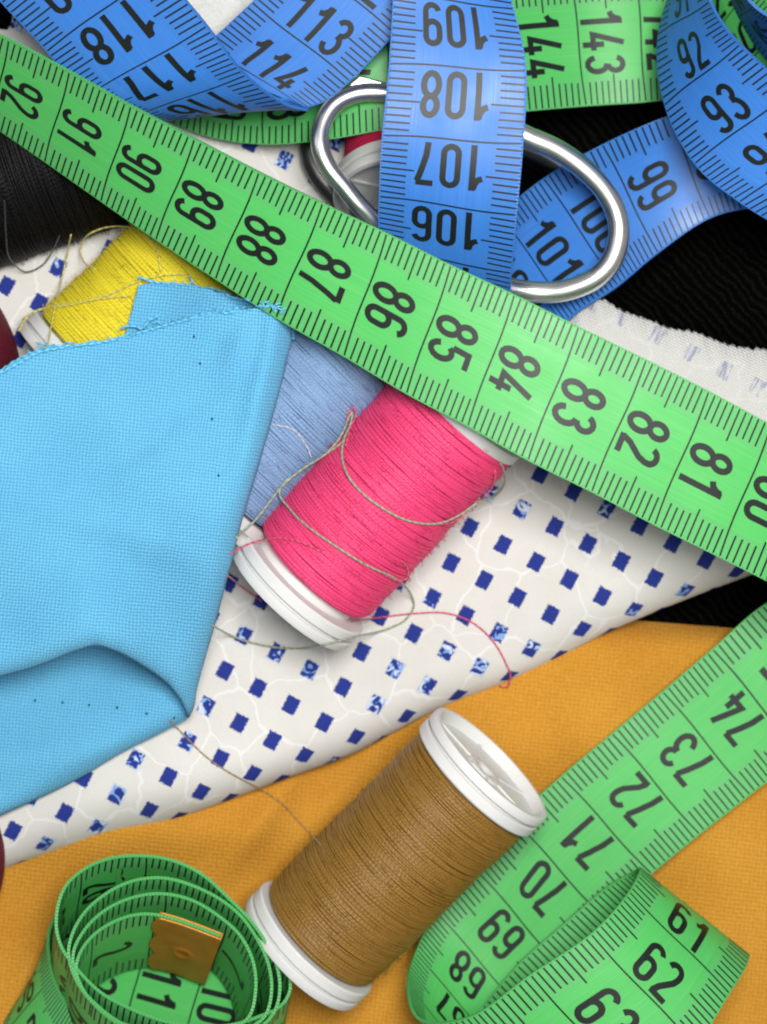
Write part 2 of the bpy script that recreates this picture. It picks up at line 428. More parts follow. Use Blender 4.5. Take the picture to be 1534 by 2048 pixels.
# reverse side seen at the upper right, with a torn edge
rev = [(1060, 720), (1100, 662), (1134, 636), (1165, 614), (1199, 597), (1240, 618), (1290, 636), (1340, 655), (1390, 663), (1440, 684), (1490, 694), (1540, 700), (1640, 720), (1750, 750)]
rt = resample([Vector(p) for p in rev], 160)
vs, fs, uv = [], [], []
NY = 40
for i, p in enumerate(rt):
    jag = .9*math.sin(i*1.9)*2.2+random.uniform(-1.6, 1.6) if i > 8 else 0
    for j in range(NY+1):
        w = j/NY
        x = p.x+w*(40); y = p.y+jag*(1-w)**8+w*(215)
        d = w*215/134.
        z = 1.55-.25*math.exp(-d*5)+.03*math.sin(i*.7)*math.exp(-d*3)+.2*blob(x, y, 1500, 830, 200, 100)
        vs.append(P(x, y, z)); r = Vector((x, y))-Vector((1100, 920))
        uv.append((r.dot(A1)/A1.length_squared, r.dot(B1v)/B1v.length_squared))
for i in range(len(rt)-1):
    for j in range(NY):
        k = i*(NY+1)+j; fs.append((k, k+1, k+NY+2, k+NY+1))
o = mesh('reverse_side', vs, fs, M['dots_back'], fab, uvs=uv); o['label'] = 'unprinted white reverse side with torn edge'
md = o.modifiers.new('thick', 'SOLIDIFY'); md.thickness = .07; md.offset = -1

# ---------------------------------------------------------------- tubes (loose threads, rings)
def tube_geo(pts, rad, seg=6, closed=False, rads=None, flat=1.0):
    n = len(pts); vs, uv, fs = [], [], []
    L = 0; up = Vector((0, 0, 1))
    for i, p in enumerate(pts):
        a = pts[(i-1) % n] if (closed or i > 0) else p
        b = pts[(i+1) % n] if (closed or i < n-1) else p
        T = (b-a).normalized(); s = T.cross(up)
        if s.length < 1e-4: s = Vector((1, 0, 0))
        s.normalize(); u = s.cross(T)
        if i > 0: L += (p-pts[i-1]).length
        r = rads[i] if rads else rad
        for k in range(seg):
            an = 2*math.pi*k/seg
            vs.append(p+s*math.cos(an)*r+u*math.sin(an)*r*flat); uv.append((L, k/seg))
    m = n if closed else n-1
    for i in range(m):
        for k in range(seg):
            a = i*seg+k; b = i*seg+(k+1) % seg; c = ((i+1) % n)*seg+(k+1) % seg; d = ((i+1) % n)*seg+k
            fs.append((a, b, c, d))
    if not closed:
        fs.append(tuple(range(seg))[::-1]); fs.append(tuple(range((n-1)*seg, n*seg)))
    return vs, fs, uv

# ---------------------------------------------------------------- spools
def lathe(profile, seg=72, closed=False):
    vs, uv, fs = [], [], []; n = len(profile); acc = [0]
    for a, b in zip(profile, profile[1:]): acc.append(acc[-1]+math.hypot(a[0]-b[0], a[1]-b[1]))
    for k in range(seg+1):
        an = 2*math.pi*k/seg
        for i, (r, z) in enumerate(profile):
            vs.append((r*math.cos(an), r*math.sin(an), z)); uv.append((an*1.0, z if abs(profile[0][1]-profile[-1][1]) > 1.5 else acc[i]))
    for k in range(seg):
        for i in range(n-1):
            fs.append((k*n+i, (k+1)*n+i, (k+1)*n+i+1, k*n+i+1))
    return vs, fs, uv
def flange_geo(out, R=1.12, w=.38, flip=False):
    """end cap of a thread spool: two rims with a groove, a recessed face with hub and spokes; outer face at z=0, inner at z=w"""
    pr = [(.14, w), (.14, w*.42), (.16, w*.38), (.28, w*.38), (.30, w*.42), (.30, w*.48), (R*.89, w*.48), (R*.90, .06), (R*.91, .01), (R*.93, 0), (R*.985, .012), (R, .04),
          (R, w*.38), (R*.985, w*.42), (R*.935, w*.43), (R*.935, w*.53), (R*.985, w*.54), (R, w*.58), (R, w*.93), (R*.98, w), (.5, w), (.14, w)]
    vs, fs, uv = lathe(pr, 96)
    for k in range(6):
        an = k*math.pi/3+.3; c, s = math.cos(an), math.sin(an); b = len(vs); th = .022
        for r in (.29, R*.87):
            for e in (-th, th):
                for z in (w*.40, w*.49):
                    vs.append((r*c-e*s, r*s+e*c, z)); uv.append((0, 0))
        fs += [(b, b+1, b+3, b+2), (b+4, b+6, b+7, b+5), (b, b+4, b+5, b+1), (b+2, b+3, b+7, b+6), (b, b+2, b+6, b+4), (b+1, b+5, b+7, b+3)]
    z0 = out
    if flip: vs = [(x, -y, z0-z) for x, y, z in vs]
    else: vs = [(x, y, z0+z) for x, y, z in vs]
    return vs, fs, uv
def autosmooth(o, ang=40):
    o.data.update()
    for p in o.data.polygons: p.use_smooth = True
    o.data.set_sharp_from_angle(angle=math.radians(ang))
def wind(name, zr, rfun, mat, parent, passes, th=.018, seg=56, jit=.008, hairs=0):
    """one continuous thread wound back and forth along the spool axis"""
    z0, z1 = zr; pts = []; an = random.uniform(0, 6.28)
    ex = 0
    for pi, pitch in enumerate(passes):
        z = z0 if pi % 2 == 0 else z1; sg = 1 if pi % 2 == 0 else -1
        wob = random.uniform(0, 9); step = 0; loc = pitch
        while (z < z1 if sg > 0 else z > z0):
            if step % seg == 0: loc = pitch*random.uniform(.82, 1.2); dr = random.uniform(-jit, jit)*.5+(random.uniform(0, .012) if pi else 0)
            w = .010*math.sin(an*2.3+wob)+.008*math.sin(an*.37+wob*2)
            r = rfun(z)+ex+dr*math.sin(math.pi*(step % seg)/seg)
            pts.append(Vector((r*math.cos(an), r*math.sin(an), z+w)))
            an += 2*math.pi/seg; z += sg*loc/seg; step += 1
        ex += th*.55
    vs, fs, uv = [], [], []
    K = 5; L = 0
    for i, p in enumerate(pts):
        rad = Vector((p.x, p.y, 0)).normalized(); ax = Vector((0, 0, 1))
        if i: L += (p-pts[i-1]).length
        for k in range(K):
            a = 2*math.pi*k/K
            vs.append(p+rad*math.cos(a)*th+ax*math.sin(a)*th); uv.append((L, k/K))
    for i in range(len(pts)-1):
        for k in range(K):
            fs.append((i*K+k, i*K+(k+1) % K, (i+1)*K+(k+1) % K, (i+1)*K+k))
    o = mesh(name, vs, fs, mat, parent, uvs=uv)
    if hairs:
        vs, fs, uv = [], [], []
        for _ in range(hairs):
            z = random.uniform(z0+.05, z1-.05); a = random.uniform(0, 6.28); r = rfun(z)+ex+th*.3
            da = random.uniform(-.22, .22); dz = random.uniform(-.06, .06); hh = random.uniform(.01, .08)
            b = len(vs); n = 6
            for i in range(n):
                u = i/(n-1); rr = r+hh*math.sin(math.pi*min(u*1.1, 1))**.8; aa = a+da*u; zz = z+dz*u+.01*math.sin(u*5+a)
                q = Vector((rr*math.cos(aa), rr*math.sin(aa), zz)); t = .0032
                for d in ((0, t), (t, -t*.6), (-t, -t*.6)):
                    vs.append((q.x+d[0]*math.cos(aa), q.y+d[0]*math.sin(aa), q.z+d[1])); uv.append((u, 0))
            for i in range(n-1):
                for k in range(3): fs.append((b+i*3+k, b+i*3+(k+1) % 3, b+i*3+3+(k+1) % 3, b+i*3+3+k))
        f = mesh('fuzz', vs, fs, mat, parent, uvs=uv); f['kind'] = 'stuff'
    return o
def spool(name, label, a, b, tmat, fmat=None, R=1.12, rt=.98, gap=(.02, .02), w=.38, group='spools of sewing thread', ends=(True, True)):
    a, b = Vector(a), Vector(b); ax = b-a; L = ax.length
    e = empty(name, label, 'thread spool', a, group)
    e.rotation_mode = 'QUATERNION'; e.rotation_quaternion = ax.to_track_quat('Z', 'Y')
    fmat = fmat or M['white']
    z0, z1 = w+gap[0], L-w-gap[1]
    pr = []
    N = 60
    for i in range(N+1):
        u = i/N; z = z0+(z1-z0)*u
        edge = min(u, 1-u)*(z1-z0)
        r = rt*(.965+.035*min(1, edge/.25)**.6)+.010*math.sin(u*9+a.x)+.006*math.sin(u*31)+random.uniform(-.003, .003)
        if edge < .06: r -= .05*(1-edge/.06)
        pr.append((r, z))
    pr = [(.45, z0+.01)]+pr+[(.45, z1-.01)]
    vs, fs, uv = lathe(pr, 96)
    rf = lin([(z, r) for r, z in pr[1:-1]])
    if tmat in WOUND:
        mesh('inner_layers', vs, fs, tmat, e, uvs=uv)
        wind('thread_winding', (z0+.02, z1-.02), lambda z: rf(z)+.010, WOUND[tmat], e, (.026, .034, .038), hairs=700)
    else: mesh('thread_winding', vs, fs, tmat, e, uvs=uv)
    vs, fs, uv = lathe([(.5, w*.9), (rt*.86, w*.9), (rt*.80, w+.2), (rt*.80, L-w-.2), (rt*.86, L-w*.9), (.5, L-w*.9)], 64)
    autosmooth(mesh('core', vs, fs, fmat, e, uvs=uv))
    if ends[0]: autosmooth(mesh('end_cap', *flange_geo(0, R, w)[:2], fmat, e))
    if ends[1]: autosmooth(mesh('end_cap', *flange_geo(L, R if 'pink' not in label[:9] else 1.06, w, True)[:2], fmat, e))
    return e
brown = spool('thread_spool', 'bronze brown thread spool with white ends lying on the orange cloth', P(600, 1908, 1.28), P(985, 1525, 2.02), M['brown'], rt=1.0)
pink = spool('thread_spool', 'hot pink thread spool lying on the dotted fabric under the green tape', P(577, 1196, 1.93), P(950, 791, 2.72), M['pink'], rt=1.0, gap=(.16, -.12))
sky = spool('thread_spool', 'pale blue thread spool between the pink spool and the blue cloth', P(395, 1000, 1.85), P(755, 645, 2.0), M['sky'], rt=1.0)
yellow = spool('thread_spool', 'bright yellow thread spool behind the frayed top of the blue cloth', P(142, 763, 1.2), P(520, 396, 1.3), M['yellow'], rt=1.0)
red = spool('thread_spool', 'crimson thread spool standing in shade inside the scissors handle', P(818, 405, 1.65), P(836, -60, -.3), M['red'], M['grey'])
blk = spool('thread_spool', 'black thread spool at the left edge under the green tape', P(-330, 455, 1.2), P(330, 235, 1.2), M['blackth'], M['grey'], R=1.3, rt=1.28)
wht = spool('thread_spool', 'white plastic spool end showing between the two blue tape loops at the top', P(446, -62, -2.4), P(446, -70, 1.65), M['blackth'], M['grey'], R=1.22, rt=.9)
# burgundy cone of thread along the left edge, mostly under the blue cloth
a, b = P(-150, 520, 1.1), P(-250, 1270, .9); ax = b-a
bur = empty('thread_cone', 'large burgundy thread cone at the left edge under the blue cloth', 'thread cone', a)
bur.rotation_mode = 'QUATERNION'; bur.rotation_quaternion = ax.to_track_quat('Z', 'Y'); L = ax.length
pr = [(0.01, 0), (.5, .05), (1.0, .35), (1.40, .85), (1.62, 1.4), (1.70, 2.2)]+[(1.72+.08*u/10, 2.2+(L-3.6)*u/10) for u in range(1, 11)]+[(1.72, L-.9), (1.5, L-.45), (1.0, L-.1), (.01, L)]
pp = resample([Vector(p) for p in pr], 80)
vs, fs, uv = lathe([(p.x, p.y) for p in pp], 96)
mesh('thread_winding', vs, fs, M['burgundy'], bur, uvs=uv)

a = P(-135, 1560, .9); c2 = empty('thread_cone', 'burgundy thread just showing at the left edge between dotted fabric and orange cloth', 'thread cone', a)
c2.rotation_mode = 'QUATERNION'; c2.rotation_quaternion = (P(-135, 1860, .9)-a).to_track_quat('Z', 'Y')
vs, fs, uv = lathe([(max(.01, 1.075*math.sqrt(max(0, 1-(k/20-1)**2))**.7), 2.4*k/40) for k in range(41)], 72)
mesh('thread_winding', vs, fs, M['burgundy'], c2, uvs=uv)
# ---------------------------------------------------------------- light blue cotton cloth
def coons(top, right, bottom, left, nu, nv):
    T = resample([Vector(p) for p in top], nu+1); Bt = resample([Vector(p) for p in bottom], nu+1)
    Lf = resample([Vector(p) for p in left], nv+1); Rt = resample([Vector(p) for p in right], nv+1)
    g = []
    for j in range(nv+1):
        w = j/nv; row = []
        for i in range(nu+1):
            u = i/nu
            p = T[i]*(1-w)+Bt[i]*w+Lf[j]*(1-u)+Rt[j]*u-(T[0]*(1-u)*(1-w)+T[-1]*u*(1-w)+Bt[0]*(1-u)*w+Bt[-1]*u*w)
            row.append(p)
        g.append(row)
    return g
def dist_poly(p, poly):
    best = 1e9
    for a, b in zip(poly, poly[1:]):
        ab = b-a; t = max(0, min(1, (p-a).dot(ab)/ab.length_squared)); best = min(best, (p-(a+ab*t)).length)
    return best
def roll(d, R):
    if d >= R: return 0, 0
    th = math.acos(max(-1, 1-d/R)); return R*(1-math.sin(th)), R*(math.pi/2-th)-(R-d)
bc = empty('blue_cloth', 'light blue cotton cloth with frayed top edge, folded over at the bottom', 'cloth')
top = [(-260, 850), (-120, 795), (0, 740), (45, 716), (95, 694), (160, 690), (240, 676), (310, 655), (400, 633), (480, 620), (545, 618), (583, 634)]
right = [(583, 634), (584, 668), (572, 730), (545, 835), (512, 950), (482, 1050), (457, 1150), (433, 1240), (410, 1320), (394, 1380), (388, 1415), (378, 1436)]
bottom = [(-260, 1415), (-120, 1385), (0, 1354), (90, 1327), (145, 1305), (190, 1292), (238, 1306), (290, 1335), (335, 1368), (362, 1402), (378, 1436)]
left = [(-260, 850), (-260, 1130), (-260, 1415)]
g = coons(top, right, bottom, left, 150, 170)
RP = [Vector(p) for p in right]; BP = [Vector(p) for p in bottom]
vs, uv = [], []
for j, row in enumerate(g):
    for i, p in enumerate(row):
        dr = dist_poly(p, RP)/134.; db = dist_poly(p, BP)/134.
        z = 3.35-1.15*sstep(900, 1450, p.y)*sstep(150, 420, p.x)-.30*sstep(1000, 1400, p.y)
        z -= .25*sstep(850, 640, p.y)*sstep(500, 100, p.x)
        z += .12*math.sin((p.x*.9+p.y*.5)/120)+.05*math.sin((p.x-p.y*.7)/60+1)*sstep(0, 1, dr)
        z += .16*blob(p.x, p.y, 420, 1230, 60, 170)
        z += .07*math.exp(-((p.y-.35*p.x-980)/38)**2)*sstep(-50, 200, p.x)*sstep(480, 250, p.x)-.06*math.exp(-((p.x*.8+p.y-1120)/30)**2)*blob(p.x, p.y, 300, 880, 160, 160)
        z += .10*math.exp(-((p.x+.22*p.y-690)/22)**2)*sstep(1100, 700, p.y)
        # puckers towards the tucked edge
        z += .05*math.sin(p.x/17+p.y/40)*blob(p.x, p.y, 480, 700, 60, 50)
        q = p.copy()
        a, e1 = roll(dr, .42); b, e2 = roll(db, .28)
        z -= a*.9+b
        uv.append((q.x/134.+e1, -q.y/134.-e2)); vs.append(P(p.x, p.y, z))
nu, nv = 150, 170
fs = [(j*(nu+1)+i, (j+1)*(nu+1)+i, (j+1)*(nu+1)+i+1, j*(nu+1)+i+1) for j in range(nv) for i in range(nu)]
# turn the bottom edge under
base = nv*(nu+1)
for i in range(nu+1):
    v = vs[base+i]; u = uv[base+i]; vs.append(Vector((v.x-.02, v.y+.30, v.z-.12))); uv.append((u[0], u[1]-.3))
for i in range(nu): fs.append((base+i, (nv+1)*(nu+1)+i, (nv+1)*(nu+1)+i+1, base+i+1))
b2 = len(vs)
for j in range(nv+1):
    v = vs[j*(nu+1)+nu]; u = uv[j*(nu+1)+nu]; vs.append(Vector((v.x-.15, v.y, v.z-.30))); uv.append((u[0]+.35, u[1]))
for j in range(nv): fs.append((j*(nu+1)+nu, (j+1)*(nu+1)+nu, b2+j+1, b2+j))
top_layer = mesh('upper_layer', vs, fs, M['blue_cloth'], bc, uvs=uv)
# lower layer
top2 = [(-260, 1330), (0, 1270), (190, 1240), (300, 1270), (385, 1330)]
right2 = [(385, 1330), (391, 1380), (389, 1412), (374, 1438), (352, 1450)]
bot2 = [(-260, 1745), (-100, 1680), (0, 1632), (80, 1596), (160, 1556), (250, 1502), (310, 1472), (352, 1450)]
left2 = [(-260, 1330), (-260, 1745)]
g = coons(top2, right2, bot2, left2, 120, 70)
BP = [Vector(p) for p in bot2]; RP2 = [Vector(p) for p in right2]
vs, uv = [], []
for row in g:
    for p in row:
        db = min(dist_poly(p, BP), dist_poly(p, RP2))/134.
        a, e = roll(db, .3)
        z = 1.38+.10*math.sin(p.x/110+p.y/60)+.25*sstep(1500, 1330, p.y)*0-a
        z += .07*math.sin(p.y/26+p.x/160)*sstep(1420, 1560, p.y)
        z -= .05*blob(p.x, p.y, 190, 1340, 170, 40)
        uv.append((p.x/134., -p.y/134.-e)); vs.append(P(p.x, p.y, z))
nu, nv = 120, 70
fs = [(j*(nu+1)+i, (j+1)*(nu+1)+i, (j+1)*(nu+1)+i+1, j*(nu+1)+i+1) for j in range(nv) for i in range(nu)]
base = nv*(nu+1)
for i in range(nu+1):
    v = vs[base+i]; u = uv[base+i]; vs.append(Vector((v.x-.02, v.y+.25, v.z-.25))); uv.append((u[0], u[1]-.3))
for i in range(nu): fs.append((base+i, (nv+1)*(nu+1)+i, (nv+1)*(nu+1)+i+1, base+i+1))
low_layer = mesh('lower_layer', vs, fs, M['blue_cloth'], bc, uvs=uv)
# corner standing up behind the frayed edge
ctop = [(277, 569), (330, 566), (390, 571), (430, 583), (470, 594), (520, 606), (585, 622)]
g = coons(ctop, [(585, 622), (590, 680)], [(240, 705), (420, 690), (590, 680)], [(277, 569), (266, 610), (240, 705)], 60, 30)
vs, uv = [], []
for j, row in enumerate(g):
    for i, p in enumerate(row):
        w = j/30
        jag = random.uniform(-1.2, 1.2) if j == 0 else 0
        z = 2.42+.62*sstep(260, 600, p.x)-.12*w+.03*math.sin(p.x/30)
        vs.append(P(p.x, p.y+jag, z)); uv.append((p.x/134.+.3, -p.y/134.))
fs = [(j*61+i, (j+1)*61+i, (j+1)*61+i+1, j*61+i+1) for j in range(30) for i in range(60)]
corner = mesh('tucked_corner', vs, fs, M['blue_cloth'], bc, uvs=uv); corner['label'] = 'shaded inner corner of the cloth'
md = corner.modifiers.new('thick', 'SOLIDIFY'); md.thickness = .03

# ---------------------------------------------------------------- measuring tapes
def arc(cx, cy, rx, ry, a0, a1, n=9):
    return [(cx+rx*math.cos(math.radians(a0+(a1-a0)*i/n)), cy+ry*math.sin(math.radians(a0+(a1-a0)*i/n))) for i in range(n+1)]
SW = .088; GW = .295; GH = .66
hw = (GW-SW)/2; cx = GW/2; y0 = SW/2; y1 = GH-SW/2; ym = .357
def glyph(c):
    if c == '0': return [arc(cx, y1-hw, hw, hw, 0, 180)+arc(cx, y0+hw, hw, hw, 180, 360)+[(cx+hw, y1-hw)]]
    if c == '1': return [[(cx+.045, y1+SW/2), (cx+.045, y0-SW/2)], [(cx-hw+.005, y1-.145), (cx-.035, y1-.118), (cx+.005, y1-.055), (cx+.022, y1+.02)]]
    if c == '2': return [arc(cx, y1-hw, hw, hw, 170, 0)+[(cx+hw-.002, y1-hw-.05), (cx+hw*.7, y1-hw-.15), (cx-hw*.55, y0+.13), (cx-hw, y0)], [(cx-hw-.03, y0), (cx+hw+.03, y0)]]
    if c == '3': return [arc(cx, (y1+ym)/2+.01, hw, (y1-ym)/2-.01, 165, -90, 12), arc(cx, (ym+y0)/2, hw*1.06, (ym-y0)/2, 95, -168, 12)]
    if c == '4': return [[(cx+.03, y1+SW/2), (cx-hw-.01, y0+.13), (cx+hw+.035, y0+.13)], [(cx+.045, y0+.30), (cx+.045, y0-SW/2)]]
    if c == '5': return [[(cx+hw+.02, y1), (cx-hw+.012, y1), (cx-hw, ym+.01)], arc(cx-.002, y0+.165, hw*1.05, .165, 138, -165, 12)]
    if c == '6': return [arc(cx, y1-hw, hw, hw, 12, 180)+arc(cx, y0+hw, hw, hw, 180, 360)+arc(cx, ym-hw+.01, hw, hw, 0, 165)]
    if c == '7': return [[(cx-hw-.02, y1), (cx+hw+.02, y1)], [(cx+hw, y1-.02), (cx+hw*.45, y1-.2), (cx-.01, y0+.15), (cx-.03, y0-SW/2)]]
    if c == '8': return [arc(cx, (y1+ym)/2, hw*.94, (y1-ym)/2, 0, 360, 20), arc(cx, (ym+y0)/2, hw*1.04, (ym-y0)/2, 0, 360, 20)]
    if c == '9':
        return [[(GW-x, GH-y) for x, y in s] for s in glyph('6')]
def stroke(pts, w):
    """quads of a mitred polyline, cut fine enough to follow a curved tape"""
    fine = [pts[0]]
    for a, b in zip(pts, pts[1:]):
        k = max(1, int(math.hypot(b[0]-a[0], b[1]-a[1])/.07))
        fine += [(a[0]+(b[0]-a[0])*i/k, a[1]+(b[1]-a[1])*i/k) for i in range(1, k+1)]
    pts = fine
    n = len(pts); Lp, Rp = [], []
    closed = (abs(pts[0][0]-pts[-1][0])+abs(pts[0][1]-pts[-1][1])) < 1e-4
    for i in range(n):
        p = Vector(pts[i])
        a = Vector(pts[i-1]) if i > 0 else (Vector(pts[n-2]) if closed else None)
        b = Vector(pts[i+1]) if i < n-1 else (Vector(pts[1]) if closed else None)
        d0 = (p-a).normalized() if a is not None else None; d1 = (b-p).normalized() if b is not None else None
        if d0 is None: d0 = d1
        if d1 is None: d1 = d0
        t = (d0+d1); t = t.normalized() if t.length > 1e-5 else d0
        nrm = Vector((-t.y, t.x)); k = 1/max(.45, nrm.dot(Vector((-d0.y, d0.x))))
        Lp.append(p+nrm*w/2*k); Rp.append(p-nrm*w/2*k)
    return [(Lp[i], Rp[i], Rp[i+1], Lp[i+1]) for i in range(n-1)]
TH = .045
class Strand:
    def __init__(s, st):
        """st: list of (n, (px,py,z) edge 0, (px,py,z) edge 1)"""
        st = sorted(st, key=lambda q: q[0])
        ns = [q[0] for q in st]
        s.e0 = hermite(ns, [P(*q[1]) for q in st]); s.e1 = hermite(ns, [P(*q[2]) for q in st])
        s.n0, s.n1 = ns[0], ns[-1]
    def at(s, n, v):
        return s.e0(n)*(1-v)+s.e1(n)*v
    def frame(s, n, v):
        h = .04
        dn = s.at(min(n+h, s.n1), v)-s.at(max(n-h, s.n0), v); dv = s.e1(n)-s.e0(n)
        N = dv.cross(-dn); return N.normalized() if N.length > 1e-9 else Vector((0, 0, 1))
def build_tape(name, strands, mat, parent, digits=True):
    vs, fs, uv, fm = [], [], [], []
    for sd, opt in strands:
        m = max(2, int((sd.n1-sd.n0)/.08)); NV = 8
        base = len(vs)
        for i in range(m+1):
            n = sd.n0+(sd.n1-sd.n0)*i/m
            for side in (1, -1):
                for k in range(NV+1):
                    v = k/NV; N = sd.frame(n, v)
                    vs.append(sd.at(n, v)+N*side*TH/2); uv.append((n, v*2))
        w = 2*(NV+1)
        for i in range(m):
            a = base+i*w; b = a+w
            for k in range(NV): fs.append((a+k, b+k, b+k+1, a+k+1)); fm.append(0)
            for k in range(NV): fs.append((a+NV+1+k, a+NV+2+k, b+NV+2+k, b+NV+1+k)); fm.append(0)
            fs.append((a, a+NV+1, b+NV+1, b)); fm.append(0)
            fs.append((a+NV, b+NV, b+2*NV+1, a+2*NV+1)); fm.append(0)
        for e, fl in ((base, 1), (base+m*w, -1)):
            for k in range(NV):
                q = (e+k, e+k+1, e+NV+2+k, e+NV+1+k); fs.append(q if fl > 0 else q[::-1]); fm.append(0)
        def quad(pts, side, off):
            """pts (n, v) on the face 'side'"""
            b = len(vs)
            for n, v in pts:
                n = min(max(n, sd.n0), sd.n1); v = min(max(v, 0), 1)
                vs.append(sd.at(n, v)+sd.frame(n, v)*side*(TH/2+off)); uv.append((n, v*2))
            q = (b, b+1, b+2, b+3)
            a_, b_, c_ = vs[b], vs[b+1], vs[b+2]
            nn = (b_-a_).cross(c_-a_)
            if nn.dot(sd.frame(*pts[0]))*side < 0: q = q[::-1]
            fs.append(q); fm.append(1)
        def flip(side, v): return v if side > 0 else 1-v
        for side in (1, -1):
            k0, k1 = math.ceil(sd.n0*10+.1), math.floor(sd.n1*10-.1)
            for k in range(k0, k1+1):
                n = k/10; tw = .0125
                if k % 10 == 0:
                    K = 16
                    wv = lambda v: .014*math.sin((v-.5)*7)*(1 if side > 0 else -1)
                    for q in range(K):
                        v0, v1 = .012+.976*q/K, .012+.976*(q+1)/K
                        quad([(n-tw+wv(v0), flip(side, v0)), (n+tw+wv(v0), flip(side, v0)), (n+tw+wv(v1), flip(side, v1)), (n-tw+wv(v1), flip(side, v1))], side, .004)
                else:
                    ln = .245 if k % 5 == 0 else .188
                    for a, b in ((.010, ln+random.uniform(-.004, .004)), (.990, 1-ln-random.uniform(-.004, .004))):
                        for q in range(2):
                            v0, v1 = a+(b-a)*q/2, a+(b-a)*(q+1)/2
                            sk = .004*(1 if a < .5 else -1)
                            quad([(n-tw+sk*q, flip(side, v0)), (n+tw+sk*q, flip(side, v0)), (n+tw+sk*(q+1), flip(side, v1)), (n-tw+sk*(q+1), flip(side, v1))], side, .004)
            for N in range(math.ceil(sd.n0+.7), math.floor(sd.n1+.15)+1):
                if N-.80 < sd.n0 or N <= 0: continue
                txt = str(N); adv = .362
                x0 = 1.0-(len(txt)*adv-(adv-GW))/2
                for ci, ch in enumerate(txt):
                    for li, stt in enumerate(glyph(ch)):
                        for qd in stroke(stt, SW):
                            quad([(N-.39+(GH/2-p.y), flip(side, (x0+ci*adv+p.x)/2)) for p in qd], side, .004+.0025*li)
    o = mesh(name, vs, fs, [mat, M['ink']], parent, uvs=uv, fmat=fm)
    o.data.set_sharp_from_angle(angle=math.radians(50))
    return o

gt = empty('tape_measure', 'bright green tape measure with brass end, coiled at bottom left and crossing the pile', 'tape measure', group='tape measures')
bt = empty('tape_measure', 'blue tape measure twisting around the scissors handle at the top', 'tape measure', group='tape measures')
bt.location = (0, 0, 0)
# long strand over everything: edge 0 upper, edge 1 lower; joins the lower right loop outside the frame
main = Strand([
    (96, (-480, -150, 3.2), (-500, -60, 1.6)), (94, (-222, -28, 3.5), (-242, 112, 2.0)), (93, (-100, 24, 3.6), (-128, 176, 2.2)), (92, (20, 79, 3.75), (-18, 248, 2.45)), (91, (141, 143, 3.85), (91, 323, 2.6)), (90, (264, 211, 3.95), (203, 402, 2.8)),
    (89, (391, 277, 4.0), (313, 479, 3.0)), (88, (520, 344, 4.05), (432, 558, 3.25)), (87, (647, 406, 4.15), (553, 636, 3.55)), (86, (775, 466, 4.2), (688, 713, 3.75)),
    (85, (903, 530, 4.25), (813, 788, 3.95)), (84, (1030, 589, 4.3), (935, 853, 4.05)), (83, (1158, 653, 4.3), (1055, 921, 4.1)), (82, (1293, 719, 4.25), (1182, 984, 4.05)),
    (81, (1418, 782, 4.2), (1308, 1050, 3.95)), (80, (1543, 849, 4.1), (1437, 1114, 3.85)), (79, (1672, 915, 3.9), (1567, 1180, 3.6)), (78, (1790, 1000, 3.2), (1650, 1230, 3.0)),
    (77, (1850, 1130, 2.2), (1700, 1250, 2.2)), (76, (1810, 1290, 1.3), (1640, 1180, 1.4)),
    (75, (1715, 1390, .95), (1535, 1205, .95)), (74, (1602, 1508, .80), (1425, 1297, .80)), (73, (1500, 1590, .70), (1325, 1382, .70)), (72, (1399, 1669, .66), (1224, 1466, .66)), (71, (1303, 1748, .62), (1122, 1552, .62)),
    (70, (1208, 1836, .58), (1028, 1640, .60)), (69, (1115, 1925, .55), (957, 1744, .58)), (68, (1035, 2010, .58), (873, 1825, .62)), (67, (988, 2090, .85), (829, 1907, .90)),
    (66, (975, 2170, 1.35), (815, 1975, 1.45)), (65, (1010, 2250, 2.05), (843, 2040, 2.15)), (64, (1160, 2262, 2.55), (945, 2030, 2.65)), (63, (1272, 2180, 2.8), (1060, 1949, 2.85)),
    (62, (1388, 2092, 2.75), (1180, 1868, 2.8)), (61, (1458, 1988, 2.35), (1256, 1785, 2.4)), (60.4, (1490, 1936, 1.9), (1279, 1743, 1.95)), (60, (1498, 1912, 1.5), (1278, 1736, 1.55)), (59.5, (1480, 1925, 1.15), (1262, 1745, 1.2)),
    (59, (1437, 1960, .98), (1222, 1768, 1.02)), (58, (1340, 2045, .86), (1130, 1845, .88)), (57, (1240, 2140, .84), (1035, 1930, .84)), (56, (1150, 2240, .7), (950, 2030, .7)), (55, (1070, 2340, .5), (870, 2130, .5))])
# strand behind: 142-150
back = Strand([
    (141, (1398, -30, .8), (1405, 190, .8)), (142, (1272, -46, .95), (1291, 205, .95)), (143, (1142, -40, 1.0), (1171, 213, 1.0)), (144, (1015, -30, 1.35), (1046, 224, 1.35)),
    (145, (890, -10, 1.9), (915, 240, 1.8)), (146, (768, 10, 2.25), (785, 257, 2.15)), (147, (645, 50, 2.15), (658, 279, 1.9)), (148, (530, 95, 1.7), (527, 289, 1.4)), (149, (420, 105, 1.5), (400, 268, 1.1)), (150, (320, 90, 1.5), (270, 210, 1.0))])
side = Strand([(126, (1310, -230, 1.2), (1190, -60, -.4)), (128, (1470, -130, 1.2), (1340, 50, -.4)), (130, (1560, 60, 1.2), (1420, 210, -.4)), (132, (1670, 260, 1.2), (1520, 400, -.4))])
